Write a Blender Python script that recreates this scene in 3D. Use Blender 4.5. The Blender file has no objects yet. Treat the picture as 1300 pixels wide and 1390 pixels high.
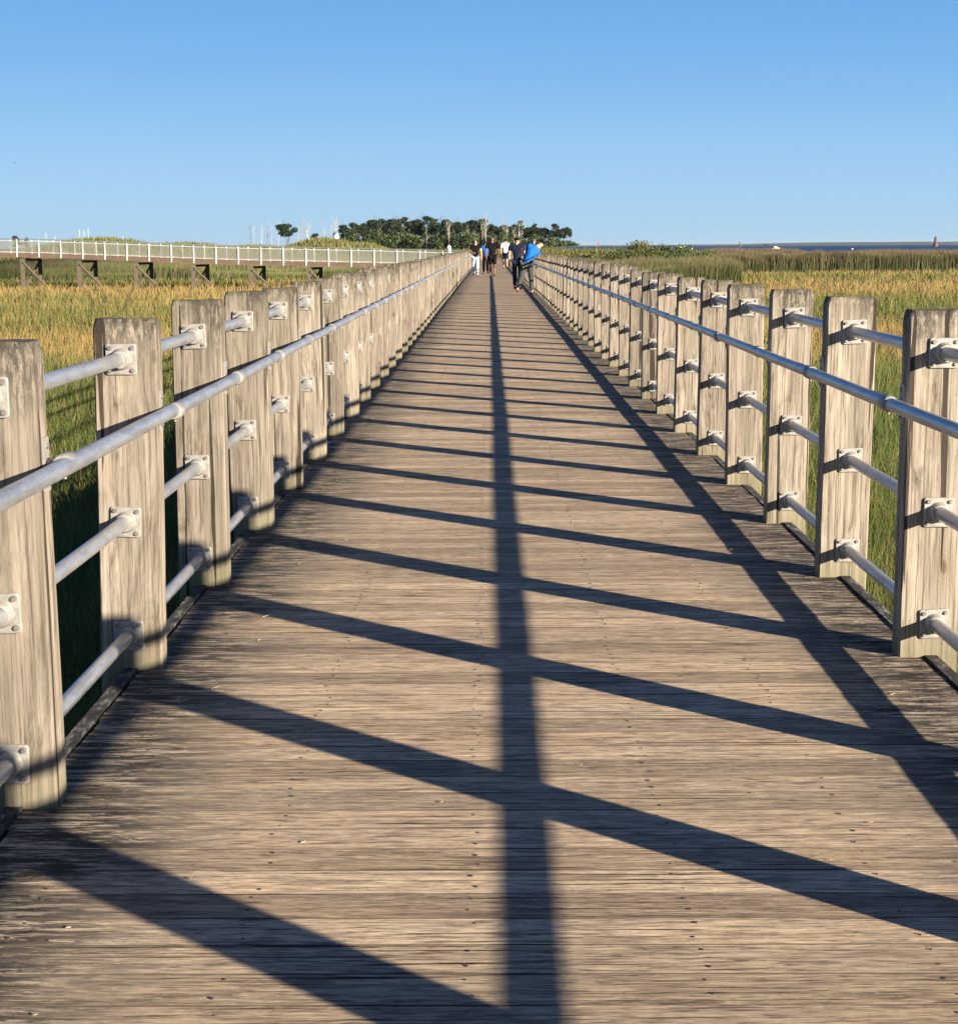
import bpy, bmesh, math, random
import numpy as np
from mathutils import Vector, Matrix, Euler
random.seed(7); np.random.seed(7)
S = bpy.context.scene; COL = S.collection
PI = math.pi
H = 1.42            # eye height above the deck
SP = 1.015 * H      # post spacing
XL, XR = -0.783 * H, 1.0 * H     # inner faces of the two railings
PW, PT, PH = 0.146 * H, 0.072 * H, 0.838 * H   # post width, thickness, height above deck
RAILS = [('top_rail', 0.744 * H), ('middle_rail', 0.360 * H), ('bottom_rail', 0.085 * H)]
HRZ = 0.621 * H; PR = 0.0162 * H
GZ = -1.85          # marsh mud level
SEA = -2.0

# ------------------------------------------------------------------ helpers
def tag(o, label=None, cat=None, group=None, kind=None):
    if label: o['label'] = label
    if cat: o['category'] = cat
    if group: o['group'] = group
    if kind: o['kind'] = kind
    return o
def link(name, me, mat=None, parent=None, loc=None):
    o = bpy.data.objects.new(name, me); COL.objects.link(o)
    if mat is not None:
        for m in (mat if isinstance(mat, (list, tuple)) else [mat]):
            if me: me.materials.append(m)
    if parent: o.parent = parent
    if loc is not None: o.location = loc
    return o
def empty(name, loc=(0, 0, 0), rz=0):
    o = bpy.data.objects.new(name, None); COL.objects.link(o)
    o.location = loc; o.rotation_euler = (0, 0, rz); o.empty_display_size = .2
    return o
def copy_obj(o, parent=None):
    c = o.copy(); COL.objects.link(c)
    if parent: c.parent = parent
    return c
def copy_tree(o, parent=None):
    c = o.copy(); COL.objects.link(c); c.parent = parent
    for ch in list(o.children): copy_tree(ch, c)
    return c
class MB:
    """collects vertices and faces of one mesh"""
    def __init__(s): s.v = []; s.f = []; s.m = []; s.sm = []
    def add(s, vs, fs, m=0, smooth=False):
        b = len(s.v); s.v += [tuple(v) for v in vs]
        for f in fs: s.f.append([b + i for i in f]); s.m.append(m); s.sm.append(smooth)
    def box(s, x0, x1, y0, y1, z0, z1, m=0, M=None):
        vs = [(x, y, z) for z in (z0, z1) for y in (y0, y1) for x in (x0, x1)]
        if M: vs = [tuple(M @ Vector(v)) for v in vs]
        s.add(vs, [(0, 2, 3, 1), (4, 5, 7, 6), (0, 1, 5, 4), (2, 6, 7, 3), (0, 4, 6, 2), (1, 3, 7, 5)], m)
    def bar(s, a, b, w, h, m=0):
        a = Vector(a); b = Vector(b); d = (b - a).normalized()
        up = Vector((0, 0, 1)) if abs(d.z) < .95 else Vector((0, 1, 0))
        r = d.cross(up).normalized(); u = r.cross(d)
        vs = [p + r * (w / 2 * i) + u * (h / 2 * j) for p in (a, b) for i, j in ((-1, -1), (1, -1), (1, 1), (-1, 1))]
        s.add(vs, [(0, 1, 2, 3), (7, 6, 5, 4), (0, 4, 5, 1), (1, 5, 6, 2), (2, 6, 7, 3), (3, 7, 4, 0)], m)
    def tube(s, pts, rad, n=12, m=0, caps=True):
        pts = [Vector(p) for p in pts]
        if not isinstance(rad, (list, tuple)): rad = [rad] * len(pts)
        vs = []; N = len(pts)
        for i, p in enumerate(pts):
            d = (pts[min(i + 1, N - 1)] - pts[max(i - 1, 0)]).normalized()
            up = Vector((0, 0, 1)) if abs(d.z) < .9 else Vector((1, 0, 0))
            r = d.cross(up).normalized(); u = r.cross(d)
            vs += [p + (r * math.cos(2 * PI * k / n) + u * math.sin(2 * PI * k / n)) * rad[i] for k in range(n)]
        fs = [(i * n + k, i * n + (k + 1) % n, (i + 1) * n + (k + 1) % n, (i + 1) * n + k) for i in range(N - 1) for k in range(n)]
        s.add(vs, fs, m, True)
        if caps: s.add(vs[:n], [tuple(range(n))[::-1]], m); s.add(vs[-n:], [tuple(range(n))], m)
    def build(s, name, mats, parent=None, loc=None):
        me = bpy.data.meshes.new(name); me.from_pydata(s.v, [], s.f)
        me.polygons.foreach_set('material_index', s.m); me.polygons.foreach_set('use_smooth', s.sm)
        me.update()
        bm = bmesh.new(); bm.from_mesh(me); bmesh.ops.recalc_face_normals(bm, faces=bm.faces); bm.to_mesh(me); bm.free()
        return link(name, me, mats, parent, loc)

# ------------------------------------------------------------------ materials
class NT:
    def __init__(s, name):
        s.m = bpy.data.materials.new(name); s.m.use_nodes = True; s.t = s.m.node_tree; s.n = s.t.nodes
        s.b = s.n['Principled BSDF']; s.out = s.n['Material Output']
    def N(s, typ, ins=None, **kw):
        n = s.n.new(typ)
        for k, v in kw.items(): setattr(n, k, v)
        for k, v in (ins or {}).items(): s.L(v, n.inputs[k])
        return n
    def L(s, v, sock):
        if hasattr(v, 'is_output'): s.t.links.new(v, sock)
        elif hasattr(v, 'outputs'): s.t.links.new(v.outputs[0], sock)
        else: sock.default_value = v
    def math(s, op, a, b=0.0, clamp=False):
        n = s.n.new('ShaderNodeMath'); n.operation = op; n.use_clamp = clamp; s.L(a, n.inputs[0]); s.L(b, n.inputs[1]); return n.outputs[0]
    def vmul(s, v, xyz, add=None):
        n = s.N('ShaderNodeVectorMath', operation='MULTIPLY'); s.L(v, n.inputs[0]); n.inputs[1].default_value = xyz
        if add is None: return n.outputs[0]
        a = s.N('ShaderNodeVectorMath', operation='ADD'); s.L(n.outputs[0], a.inputs[0]); s.L(add, a.inputs[1]); return a.outputs[0]
    def noise(s, vec, scale, detail=4, rough=.6, dist=0):
        n = s.N('ShaderNodeTexNoise', {'Vector': vec, 'Scale': scale, 'Detail': detail, 'Roughness': rough, 'Distortion': dist}); return n.outputs[0]
    def ramp(s, fac, stops):
        n = s.n.new('ShaderNodeValToRGB'); s.L(fac, n.inputs[0]); e = n.color_ramp.elements
        while len(e) < len(stops): e.new(.5)
        for x, (p, c) in zip(e, stops): x.position = p; x.color = (c if len(c) == 4 else (*c, 1)) if hasattr(c, '__len__') else (c, c, c, 1)
        return n.outputs[0]
    def mix(s, f, a, b, mode='MIX'):
        n = s.n.new('ShaderNodeMix'); n.data_type = 'RGBA'; n.blend_type = mode
        s.L(f, n.inputs[0])
        for v, k in ((a, 6), (b, 7)):
            s.L((*v, 1) if isinstance(v, tuple) and len(v) == 3 else v, n.inputs[k])
        return n.outputs[2]
    def obj(s): return s.N('ShaderNodeTexCoord').outputs['Object']
    def sep(s, v): return s.N('ShaderNodeSeparateXYZ', {0: v})
    def bump(s, h, strength=.5, dist=.002):
        n = s.N('ShaderNodeBump', {'Height': h, 'Strength': strength, 'Distance': dist}); s.L(n.outputs[0], s.b.inputs['Normal']); return n
    def set(s, **k):
        for a, v in k.items(): s.L((*v, 1) if isinstance(v, tuple) and len(v) == 3 else v, s.b.inputs[a.replace('_', ' ')])
        return s.m
def simple(name, col, rough=.8, metal=0, var=.15, sc=20):
    t = NT(name); n = t.noise(t.obj(), sc, 3)
    c = t.mix(n, tuple(x * (1 - var) for x in col), tuple(min(1, x * (1 + var)) for x in col))
    return t.set(Base_Color=c, Roughness=rough, Metallic=metal)

def mat_deck():
    t = NT('weathered_deck_wood'); o = t.obj()
    at = t.N('ShaderNodeAttribute', attribute_name='tint').outputs
    rnd = t.sep(at['Vector'])
    off = t.vmul(at['Vector'], (37., 0, 11.))
    g = lambda sx, sy: t.vmul(o, (sx, sy, sx), off)
    warp = t.noise(g(2.1, 10), 1, 3, .6)
    wv = t.N('ShaderNodeCombineXYZ', {'X': 0., 'Y': t.math('MULTIPLY', warp, 1.6), 'Z': 0.})
    v1 = t.N('ShaderNodeVectorMath', operation='ADD'); t.L(g(4.2, 62), v1.inputs[0]); t.L(t.math('MULTIPLY', warp, 5.0), v1.inputs[1])
    n1 = t.noise(v1.outputs[0], 1, 7, .78)
    n2 = t.noise(g(15, 170), 1, 5, .8)
    n3 = t.noise(g(.9, 4), 1, 3, .6)
    base = t.ramp(n1, [(.36, (.045, .037, .032)), (.42, (.20, .158, .12)), (.475, (.40, .312, .222)), (.54, (.61, .485, .32)), (.62, (.80, .66, .45)), (.8, (.52, .44, .34))])
    grey = t.ramp(n2, [(.37, (.05, .045, .042)), (.445, (.25, .212, .175)), (.53, (.48, .405, .325)), (.61, (.72, .62, .50))])
    c = t.mix(t.ramp(n3, [(.35, .25), (.65, .70)]), base, grey)
    # plank to plank variation
    pv = t.ramp(rnd.outputs[0], [(0, .72), (.5, .98), (1, 1.18)])
    c = t.mix(1., c, pv, 'MULTIPLY')
    c = t.mix(t.math('MULTIPLY', rnd.outputs[1], .45), c, t.mix(1., c, (.95, .86, .82), 'MULTIPLY'))
    c = t.mix(1., c, (1.04, 1.0, .935), 'MULTIPLY')
    # drying cracks along the grain
    cr = t.noise(g(1.4, 120), 1, 3, .6)
    cr = t.ramp(cr, [(.355, 1.), (.385, 0.)])
    cr2 = t.ramp(t.noise(g(9, 260), 1, 2, .5), [(.31, 1.), (.37, 0.)])
    stk = t.ramp(t.noise(g(7.5, 105), 1, 5, .75), [(.38, 1.), (.42, 0.)]); stk = t.math('MULTIPLY', stk, t.ramp(t.noise(g(.7, 2.), 1, 2), [(.4, .2), (.6, .8)]))
    crack = t.math('MAXIMUM', t.math('MAXIMUM', cr, t.math('MULTIPLY', cr2, .75)), stk)
    c = t.mix(crack, c, (.018, .015, .014))
    # black mildew by the railings
    x = t.sep(o).outputs[0]
    mid = (XL + XR) / 2; hw = (XR - XL) / 2
    e = t.math('DIVIDE', t.math('ABSOLUTE', t.math('SUBTRACT', x, mid)), hw)
    e = t.math('ADD', e, t.math('MULTIPLY', t.math('SUBTRACT', n3, .5), .55))
    edge = t.ramp(e, [(.62, 0.), (.92, 1.)])
    st = t.ramp(t.noise(g(4.5, 34), 1, 8, .85), [(.505, 1.), (.55, 0.)])
    dark = t.math('MULTIPLY', edge, st, True)
    c = t.mix(t.math('MULTIPLY', edge, .6), c, t.mix(.55, c, (.40, .385, .33)))
    c = t.mix(t.math('MULTIPLY', dark, .93), c, (.022, .021, .020))
    kv = t.N('ShaderNodeTexVoronoi', {'Vector': g(1.5, 5.2), 'Scale': 1., 'Randomness': 1.}).outputs['Distance']
    c = t.mix(t.ramp(kv, [(.05, .7), (.16, 0.)]), c, (.16, .12, .09)); c = t.mix(t.ramp(kv, [(.018, .9), (.04, 0.)]), c, (.03, .024, .02))
    h = t.math('SUBTRACT', t.math('ADD', t.math('MULTIPLY', n1, .6), t.math('MULTIPLY', n2, .55)), t.math('MULTIPLY', crack, .7))
    t.bump(h, .7, .004)
    return t.set(Base_Color=c, Roughness=.9, Specular_IOR_Level=.15)
def mat_post():
    t = NT('weathered_post_wood'); o = t.obj()
    r = t.N('ShaderNodeObjectInfo').outputs['Random']
    rv = t.N('ShaderNodeCombineXYZ', {'X': t.math('MULTIPLY', r, 31.), 'Y': t.math('MULTIPLY', r, 17.), 'Z': t.math('MULTIPLY', r, 57.)}).outputs[0]
    g = lambda sx, sz: t.vmul(o, (sx, sx, sz), rv)
    low = t.noise(g(3.2, .9), 1, 2, .5)
    lowv = t.math('MULTIPLY', low, 9.)
    v = t.N('ShaderNodeVectorMath', operation='ADD'); t.L(g(34, .9), v.inputs[0]); t.L(lowv, v.inputs[1])
    n1 = t.noise(v.outputs[0], 1, 6, .72)
    n2 = t.noise(g(120, 2.6), 1, 5, .75)
    n3 = t.noise(g(5, 1.3), 1, 4, .6)
    base = t.ramp(n1, [(.30, (.075, .062, .052)), (.39, (.175, .146, .120)), (.47, (.255, .217, .178)), (.56, (.305, .263, .217)), (.68, (.36, .316, .262))])
    fine = t.ramp(n2, [(.38, .38), (.46, .88), (.60, 1.15)])
    c = t.mix(1., base, fine, 'MULTIPLY')
    c = t.mix(t.math('MULTIPLY', r, .55), c, t.mix(1., c, (.86, .90, .86), 'MULTIPLY'))
    c = t.mix(1., c, t.ramp(t.math('FRACT', t.math('MULTIPLY', r, 7.3)), [(0, .74), (.5, .98), (1, 1.14)]), 'MULTIPLY')
    # olive and grey weathering streaks
    st = t.ramp(t.noise(g(11, .55), 1, 4, .7), [(.47, 0.), (.58, 1.)])
    c = t.mix(t.math('MULTIPLY', st, .38), c, (.13, .12, .09))
    z = t.sep(o).outputs[2]
    # dark lichen on top, damp green foot
    top = t.ramp(t.math('ADD', t.math('SUBTRACT', z, PH - .20), t.math('MULTIPLY', t.math('SUBTRACT', n3, .5), .7)), [(.0, 0.), (.17, 1.)])
    spk = t.ramp(t.noise(g(60, 16), 1, 6, .85), [(.42, 0.), (.56, 1.)])
    c = t.mix(t.math('MULTIPLY', top, t.math('MULTIPLY', spk, .92)), c, (.06, .056, .043))
    cap = t.ramp(t.math('ADD', t.math('SUBTRACT', z, PH - .03), t.math('MULTIPLY', t.math('SUBTRACT', n3, .5), .12)), [(.0, 0.), (.022, 1.)])
    c = t.mix(t.math('MULTIPLY', cap, t.ramp(t.noise(g(48, 48), 1, 4, .8), [(.36, 1.), (.60, .2)])), c, (.035, .034, .028))
    foot = t.ramp(t.math('ADD', z, t.math('MULTIPLY', n3, .12)), [(.05, 1.), (.22, 0.)])
    c = t.mix(t.math('MULTIPLY', foot, .5), c, (.15, .145, .07))
    # knots
    vo = t.N('ShaderNodeTexVoronoi', {'Vector': g(5.0, 2.1), 'Scale': 1., 'Randomness': 1.}).outputs['Distance']
    kn = t.ramp(vo, [(.035, 1.), (.085, 0.)])
    ring = t.ramp(t.math('FRACT', t.math('MULTIPLY', vo, 26.)), [(.0, .0), (.5, 1.), (1, 0.)])
    near = t.ramp(vo, [(.06, .55), (.24, 0.)])
    c = t.mix(t.math('MULTIPLY', near, ring), c, (.17, .11, .07))
    c = t.mix(t.math('MULTIPLY', kn, .8), c, (.06, .038, .026))
    # checks: long vertical cracks
    ck = t.ramp(t.noise(g(19, .45), 1, 4, .6), [(.365, 1.), (.378, 0.)])
    c = t.mix(t.math('MULTIPLY', ck, .9), c, (.025, .019, .015))
    h = t.math('SUBTRACT', t.math('ADD', t.math('MULTIPLY', n1, .5), t.math('MULTIPLY', n2, .4)), t.math('MULTIPLY', ck, 1.3))
    t.bump(h, .5, .003)
    return t.set(Base_Color=c, Roughness=.88, Specular_IOR_Level=.15)
def mat_galv(name, a, b, rough=.42, metal=.55):
    t = NT(name); o = t.obj()
    n = t.noise(o, 26, 4, .7); n2 = t.noise(t.vmul(o, (30, 5, 30)), 1, 3)
    c = t.mix(n, a, b); c = t.mix(t.ramp(n2, [(.45, 0.), (.6, .45)]), c, tuple(x * .6 for x in a)); c = t.mix(t.ramp(t.noise(o, 90, 5, .8), [(.55, 0.), (.62, .5)]), c, (.20, .17, .14))
    t.bump(n, .12, .001)
    return t.set(Base_Color=c, Roughness=t.math('ADD', t.math('MULTIPLY', n, .2), rough - .1), Metallic=metal)
def mat_blade(name='grass_blades', trans=.35):
    t = NT(name); a = t.N('ShaderNodeAttribute', attribute_name='col').outputs['Color']
    t.set(Base_Color=a, Roughness=.75, Specular_IOR_Level=.2)
    tr = t.N('ShaderNodeBsdfTranslucent', {'Color': a})
    mx = t.N('ShaderNodeMixShader', {0: trans}); t.L(t.b.outputs[0], mx.inputs[1]); t.L(tr.outputs[0], mx.inputs[2])
    t.L(mx.outputs[0], t.out.inputs[0]); return t.m
M = {}
M['deck'] = mat_deck(); M['post'] = mat_post()
M['pipe'] = mat_galv('galvanised_pipe', (.36, .385, .42), (.52, .545, .58), .40, .65)
M['flange'] = mat_galv('galvanised_casting', (.25, .245, .23), (.42, .41, .385), .55, .3)
M['bolt'] = mat_galv('bolt_steel', (.16, .15, .14), (.34, .32, .29), .5, .5)
M['nail'] = simple('nail_heads', (.10, .09, .085), .5, .7)
M['blade'] = mat_blade()
M['leaf'] = mat_blade('tree_leaves', .2)
M['bark'] = simple('bark', (.13, .11, .09), .9, 0, .4, 3)
M['dead'] = simple('bleached_dead_wood', (.42, .38, .33), .85, 0, .3, 2)
M['white_metal'] = simple('white_painted_metal', (.62, .62, .60), .5)
M['steel'] = simple('grey_steel', (.22, .27, .28), .45, .4)
M['brown'] = simple('brown_timber', (.135, .088, .07), .85, 0, .4, 1.5)
M['pile'] = simple('pile_timber', (.10, .08, .06), .9, 0, .4, 3)
def mat_edge():
    t = NT('lichened_edge_board'); o = t.obj()
    n = t.noise(t.vmul(o, (30, 9, 30)), 1, 5, .75)
    c = t.ramp(n, [(.44, (.018, .017, .016)), (.54, (.055, .05, .042)), (.63, (.25, .24, .21))])
    t.bump(n, .5, .004); return t.set(Base_Color=c, Roughness=.9)
M['edge'] = mat_edge()

# ------------------------------------------------------------------ boardwalk deck
def add_attr(me, name, arr, typ='FLOAT_COLOR', dom='POINT'):
    a = me.attributes.new(name, typ, dom)
    a.data.foreach_set('color' if typ == 'FLOAT_COLOR' else 'vector' if typ == 'FLOAT_VECTOR' else 'value', np.asarray(arr, dtype=np.float32).ravel())
Y_END = 212.
def build_deck():
    pitch = .1405; gap = .0042; th = .04
    mb = MB(); tint = []
    x0, x1 = XL - .056 * H, XR + .056 * H
    y = -4.0; k = 0
    joists = [H * v for v in (-.70, -.37, -.03, .30, .62, .95)]
    while y < Y_END:
        w = pitch - gap
        dz = random.uniform(-.0006, .0006); tl = random.uniform(-.0004, .0004)
        e0 = x0 + random.uniform(-.006, .006); e1 = x1 + random.uniform(-.006, .006)
        c = .0008
        nx = 8 if y < 20 else 1
        xs = [e0 + (e1 - e0) * i / nx for i in range(nx + 1)]
        prof = [(0, -th), (0, -c), (c, 0), (w - c, 0), (w, -c), (w, -th)]
        vs = []
        for x in xs:
            wob = random.uniform(-.0003, .0003) if nx > 1 else 0
            j0 = random.uniform(-.0012, .0012) if nx > 1 else 0
            j1 = random.uniform(-.0012, .0012) if nx > 1 else 0
            for i, (a, b) in enumerate(prof):
                vs.append((x, y + a + (j0 if i < 3 else j1), b + dz + (wob + tl * (1 if i in (2, 1) else -1) if b > -th else 0)))
        n = len(prof)
        fs = [(i * n + q, (i + 1) * n + q, (i + 1) * n + (q + 1) % n, i * n + (q + 1) % n) for i in range(nx) for q in range(n)]
        fs += [tuple(range(n))[::-1], tuple(nx * n + q for q in range(n))]
        nb = len(mb.v); mb.v += vs
        for q_, f_i in enumerate(fs): mb.f.append([nb + i for i in f_i]); mb.m.append(0 if (q_ < nx * n and q_ % n == 2) else 2); mb.sm.append(False)
        t = (random.random(), random.random(), random.random())
        tint += [t] * len(vs)
        if y < 32:
            for jx in joists:
                for oy in (.034, .104):
                    if random.random() < .1: continue
                    nxp = jx + random.uniform(-.014, .014); nyp = y + oy + random.uniform(-.012, .012)
                    r = random.uniform(.0026, .0048); zz = dz + random.uniform(.0004, .003)
                    vs = [(nxp + r * math.cos(a * PI / 3), nyp + r * math.sin(a * PI / 3), zz) for a in range(6)] + \
                         [(nxp + r * math.cos(a * PI / 3), nyp + r * math.sin(a * PI / 3), zz - .006) for a in range(6)]
                    mb.add(vs, [tuple(range(6))] + [(a, 6 + a, 6 + (a + 1) % 6, (a + 1) % 6) for a in range(6)], 1)
                    tint += [t] * 12
        y += pitch; k += 1
    o = mb.build('boardwalk', [M['deck'], M['nail'], simple('plank_edges', (.07, .055, .042), .95, 0, .3, 12)]); tag(o, kind='structure')
    add_attr(o.data, 'tint', tint, 'FLOAT_VECTOR')
    # edge boards and stringers
    for x, s in ((x0, -1), (x1, 1)):
        eb = MB(); y = -4.0
        while y < Y_END:
            l = random.uniform(3.5, 4.9); xa = x + s * .009; xb = x + s * (.052 + random.uniform(-.003, .003))
            eb.box(min(xa, xb), max(xa, xb), y, min(y + l - .006, Y_END), -.20, .004 + random.uniform(-.004, .004)); y += l
        eb.build('edge_board', M['edge'], o)
    sg = MB()
    for jx in joists: sg.box(jx - .04, jx + .04, -4, Y_END, -.29, -.043)
    sg.build('joists', M['pile'], o)
    return o
build_deck()

def debris():
    rd = random.Random(4); mb = MB()
    for k in range(180):
        x = rd.uniform(XL, XR) if rd.random() < .5 else rd.choice([XL + rd.random() ** 2 * .3, XR - rd.random() ** 2 * .3]); y = 2.2 + 14 * rd.random() ** 1.4
        a = rd.gauss(0, .5); l = rd.uniform(.004, .014) if rd.random() < .96 else rd.uniform(.03, .06); w = rd.uniform(.001, .0022)
        mb.bar((x, y, .0035), (x + l * math.cos(a), y + l * math.sin(a), .004 + rd.uniform(0, .003)), w, w)
    o = mb.build('straw_litter', simple('dry_straw', (.36, .31, .22), .8)); tag(o, 'scattered bits of pale dry straw lying on the deck boards', 'litter', kind='stuff')
debris()

# ------------------------------------------------------------------ railings
def post_mesh(seed):
    """one timber post with a bevelled crown; local origin at deck level, front face at y=0, inner face x=0..PW"""
    r = random.Random(seed); bm = bmesh.new()
    zs = [GZ - .3, -.2, .02, .25, .5, .75, 1.0, PH - .028 + r.uniform(-.004, .004), PH + r.uniform(-.003, .003)]
    c = .005; rings = []
    bx = r.uniform(-.004, .004)
    for i, z in enumerate(zs):
        t = (z / PH); wob = bx * math.sin(t * 3 + seed)
        ins = .008 if i == len(zs) - 1 else 0; cc = c + (ins * .4)
        j = lambda: r.uniform(-.0011, .0011)
        x0, x1, y0, y1 = wob + ins * .9, PW + wob - ins * .9, ins * .45, PT - ins * .45
        xs = [x0 + cc, x0 + (x1 - x0) * .33, x0 + (x1 - x0) * .66, x1 - cc]
        pts = [(x, y0) for x in xs] + [(x1, y0 + cc), (x1, y1 - cc)] + [(x, y1) for x in xs[::-1]] + [(x0, y1 - cc), (x0, y0 + cc)]
        rings.append([bm.verts.new((x + j(), y + j(), z + (r.uniform(-.003, .003) if i >= len(zs) - 2 else 0))) for x, y in pts])
    n = len(rings[0])
    for a, b in zip(rings, rings[1:]):
        for k in range(n): bm.faces.new((a[k], a[(k + 1) % n], b[(k + 1) % n], b[k]))
    bm.faces.new(rings[-1]); bm.faces.new(rings[0][::-1])
    bmesh.ops.recalc_face_normals(bm, faces=bm.faces)
    me = bpy.data.meshes.new('post'); bm.to_mesh(me); bm.free(); me.materials.append(M['post']); return me
def flange_mesh():
    """square cast floor flange facing -y, centred on the pipe"""
    mb = MB(); s = .036 * H; c = .009; th = .009
    def rr(s_, c_):
        pts = []
        for qx, qz, a0 in ((1, 1, 0), (-1, 1, 90), (-1, -1, 180), (1, -1, 270)):
            for a in (0, 30, 60, 90):
                an = math.radians(a0 + a); pts.append((qx * (s_ - c_) + c_ * math.cos(an), qz * (s_ - c_) + c_ * math.sin(an)))
        return pts
    o = rr(s, c); i_ = rr(s - .002, c); n = len(o)
    vs = [(x, 0, z) for x, z in o] + [(x, -th + .002, z) for x, z in o] + [(x, -th, z) for x, z in i_]
    fs = [(a * n + k, a * n + (k + 1) % n, (a + 1) * n + (k + 1) % n, (a + 1) * n + k) for a in range(2) for k in range(n)]
    mb.add(vs, fs + [tuple(2 * n + k for k in range(n))])
    mb.tube([(0, -th + .001, 0), (0, -.016, 0), (0, -.034, 0), (0, -.037, 0)], [PR * 1.62, PR * 1.42, PR * 1.34, PR * 1.2], 24)
    for sx in (-1, 1):
        for sz in (-1, 1):
            p = (sx * s * .73, sz * s * .73)
            mb.tube([(p[0], -th + .001, p[1]), (p[0], -th - .002, p[1])], .0085, 12, 1)
            mb.tube([(p[0], -th - .001, p[1]), (p[0], -th - .007, p[1])], .0058, 6, 1)
    o = mb.build('tmp', [M['flange'], M['bolt']]); me = o.data; bpy.data.objects.remove(o); return me
def bracket_mesh(s):
    """handrail bracket: plate on the post's inner face and a sleeve round the pipe; s = +1 when the walkway lies towards +x"""
    mb = MB(); hp = .048 * H; d = .038 * H
    xa, xb = sorted((0, s * .007))
    mb.box(xa, xb, -.018, .028, -hp, hp, 0)
    xa, xb = sorted((s * .007, s * d)); mb.box(xa, xb, -.006, .016, -.012, .012, 0)
    for z in (-hp * .68, hp * .68):
        mb.tube([(s * .006, .006, z), (s * .013, .006, z)], .008, 6, 1)
    mb.tube([(s * d, -.036, 0), (s * d, -.03, 0), (s * d, .03, 0), (s * d, .036, 0)], [PR * 1.08, PR * 1.24, PR * 1.24, PR * 1.08], 24)
    mb.tube([(s * d, -.012, -PR * 1.15), (s * d, -.012, -PR * 1.55)], .006, 6, 1)
    o = mb.build('tmp', [M['flange'], M['bolt']]); me = o.data; bpy.data.objects.remove(o); return me
POSTS = [post_mesh(i) for i in range(6)]; FL = flange_mesh()
def railing(side, y0, ylast, label, n_detail):
    """side -1 left, +1 right"""
    inner = XL if side < 0 else XR
    root = empty('timber_railing', (inner, y0, 0)); tag(root, label, 'railing')
    br = bracket_mesh(-side)
    n = int((ylast - y0) / SP) + 1
    rr = random.Random(11 + side)
    cx = side * PW * .5 + (side * .012)
    cnt = 0
    for k in range(-4, n):
        dx = rr.uniform(-.004, .004); dz = rr.uniform(-.016, .016)
        p = link('post', POSTS[rr.randrange(6)], None, root)
        p.location = ((dx if side > 0 else -PW + dx), k * SP + rr.uniform(-.006, .006), dz)
        p.rotation_euler = (rr.uniform(-.006, .006), rr.uniform(-.009, .009), rr.uniform(-.02, .02))
        if k < n_detail:
            ox = cx - p.location.x
            for nm, z in RAILS:
                f = link('flange', FL, None, p); f.location = (ox, -.001, z - dz); f.rotation_euler = (0, rr.uniform(-.05, .05), 0)
                if k < 6:
                    f = link('flange', FL, None, p); f.location = (ox, PT + .001, z - dz); f.rotation_euler = (0, 0, PI)
            b = link('handrail_bracket', br, None, p); b.location = (0 if side > 0 else PW, PT * .5, HRZ - dz)
    ys = [-4 * SP - .4 + i * SP for i in range(n + 4)] + [(n - 1) * SP + PT]
    for nm, z in RAILS + [('handrail', HRZ)]:
        x = cx if nm != 'handrail' else -side * .038 * H
        mb = MB(); mb.tube([(x + rr.uniform(-.0015, .0015), y, z + rr.uniform(-.002, .002)) for y in ys], PR, 20)
        mb.build(nm, M['pipe'], root)
    return root
railing(-1, 2.93 * H, 119.5, 'timber post and grey pipe railing on the left side, its inner face sunlit', 45)
railing(1, 4.05 * H, 137., 'timber post and grey pipe railing on the right side, its inner face shaded', 55)

# ------------------------------------------------------------------ marsh ground, sea, dunes, island
def vnoise(x, y, seed=0):
    xi = np.floor(x).astype(int); yi = np.floor(y).astype(int); fx = x - xi; fy = y - yi
    fx = fx * fx * (3 - 2 * fx); fy = fy * fy * (3 - 2 * fy)
    def h(a, b):
        n = (a * 374761393 + b * 668265263 + seed * 974711) & 0x7fffffff
        n = ((n ^ (n >> 13)) * 1274126177) & 0x7fffffff
        return ((n ^ (n >> 16)) & 0xffff) / 65535.
    return (h(xi, yi) * (1 - fx) + h(xi + 1, yi) * fx) * (1 - fy) + (h(xi, yi + 1) * (1 - fx) + h(xi + 1, yi + 1) * fx) * fy
def fbm(x, y, seed=0, o=4):
    s = 0; a = 1; t = 0
    for i in range(o): s = s + a * vnoise(x * 2 ** i, y * 2 ** i, seed + i); t += a; a *= .5
    return s / t
def px(x, Y): return (x - 664.) / 2300. * Y          # metres to the side for a direction seen at distance Y
RIDGES = [  # centre x, y, half width x, half depth, crest z
    (px(140, 265), 265, 16, 16, 2.35), (px(250, 275), 275, 16, 18, 1.55), (px(350, 290), 290, 14, 16, 1.1),
    (px(440, 300), 300, 11, 16, 2.25), (px(490, 300), 300, 8, 14, 1.6), (px(60, 290), 290, 12, 16, .9)]
def dune_z(x, y):
    z = np.full_like(x, GZ - .2)
    acc = np.zeros_like(x)
    for cx, cy, wx, wy, top in RIDGES:
        g = np.exp(-((x - cx) / wx) ** 2 - ((y - cy) / wy) ** 2)
        acc = np.maximum(acc, (top - GZ + .2) * g) + .12 * g
    return z + acc + .35 * (fbm(x * .2, y * .2, 5) - .5) * np.clip(acc, 0, 1)
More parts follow.
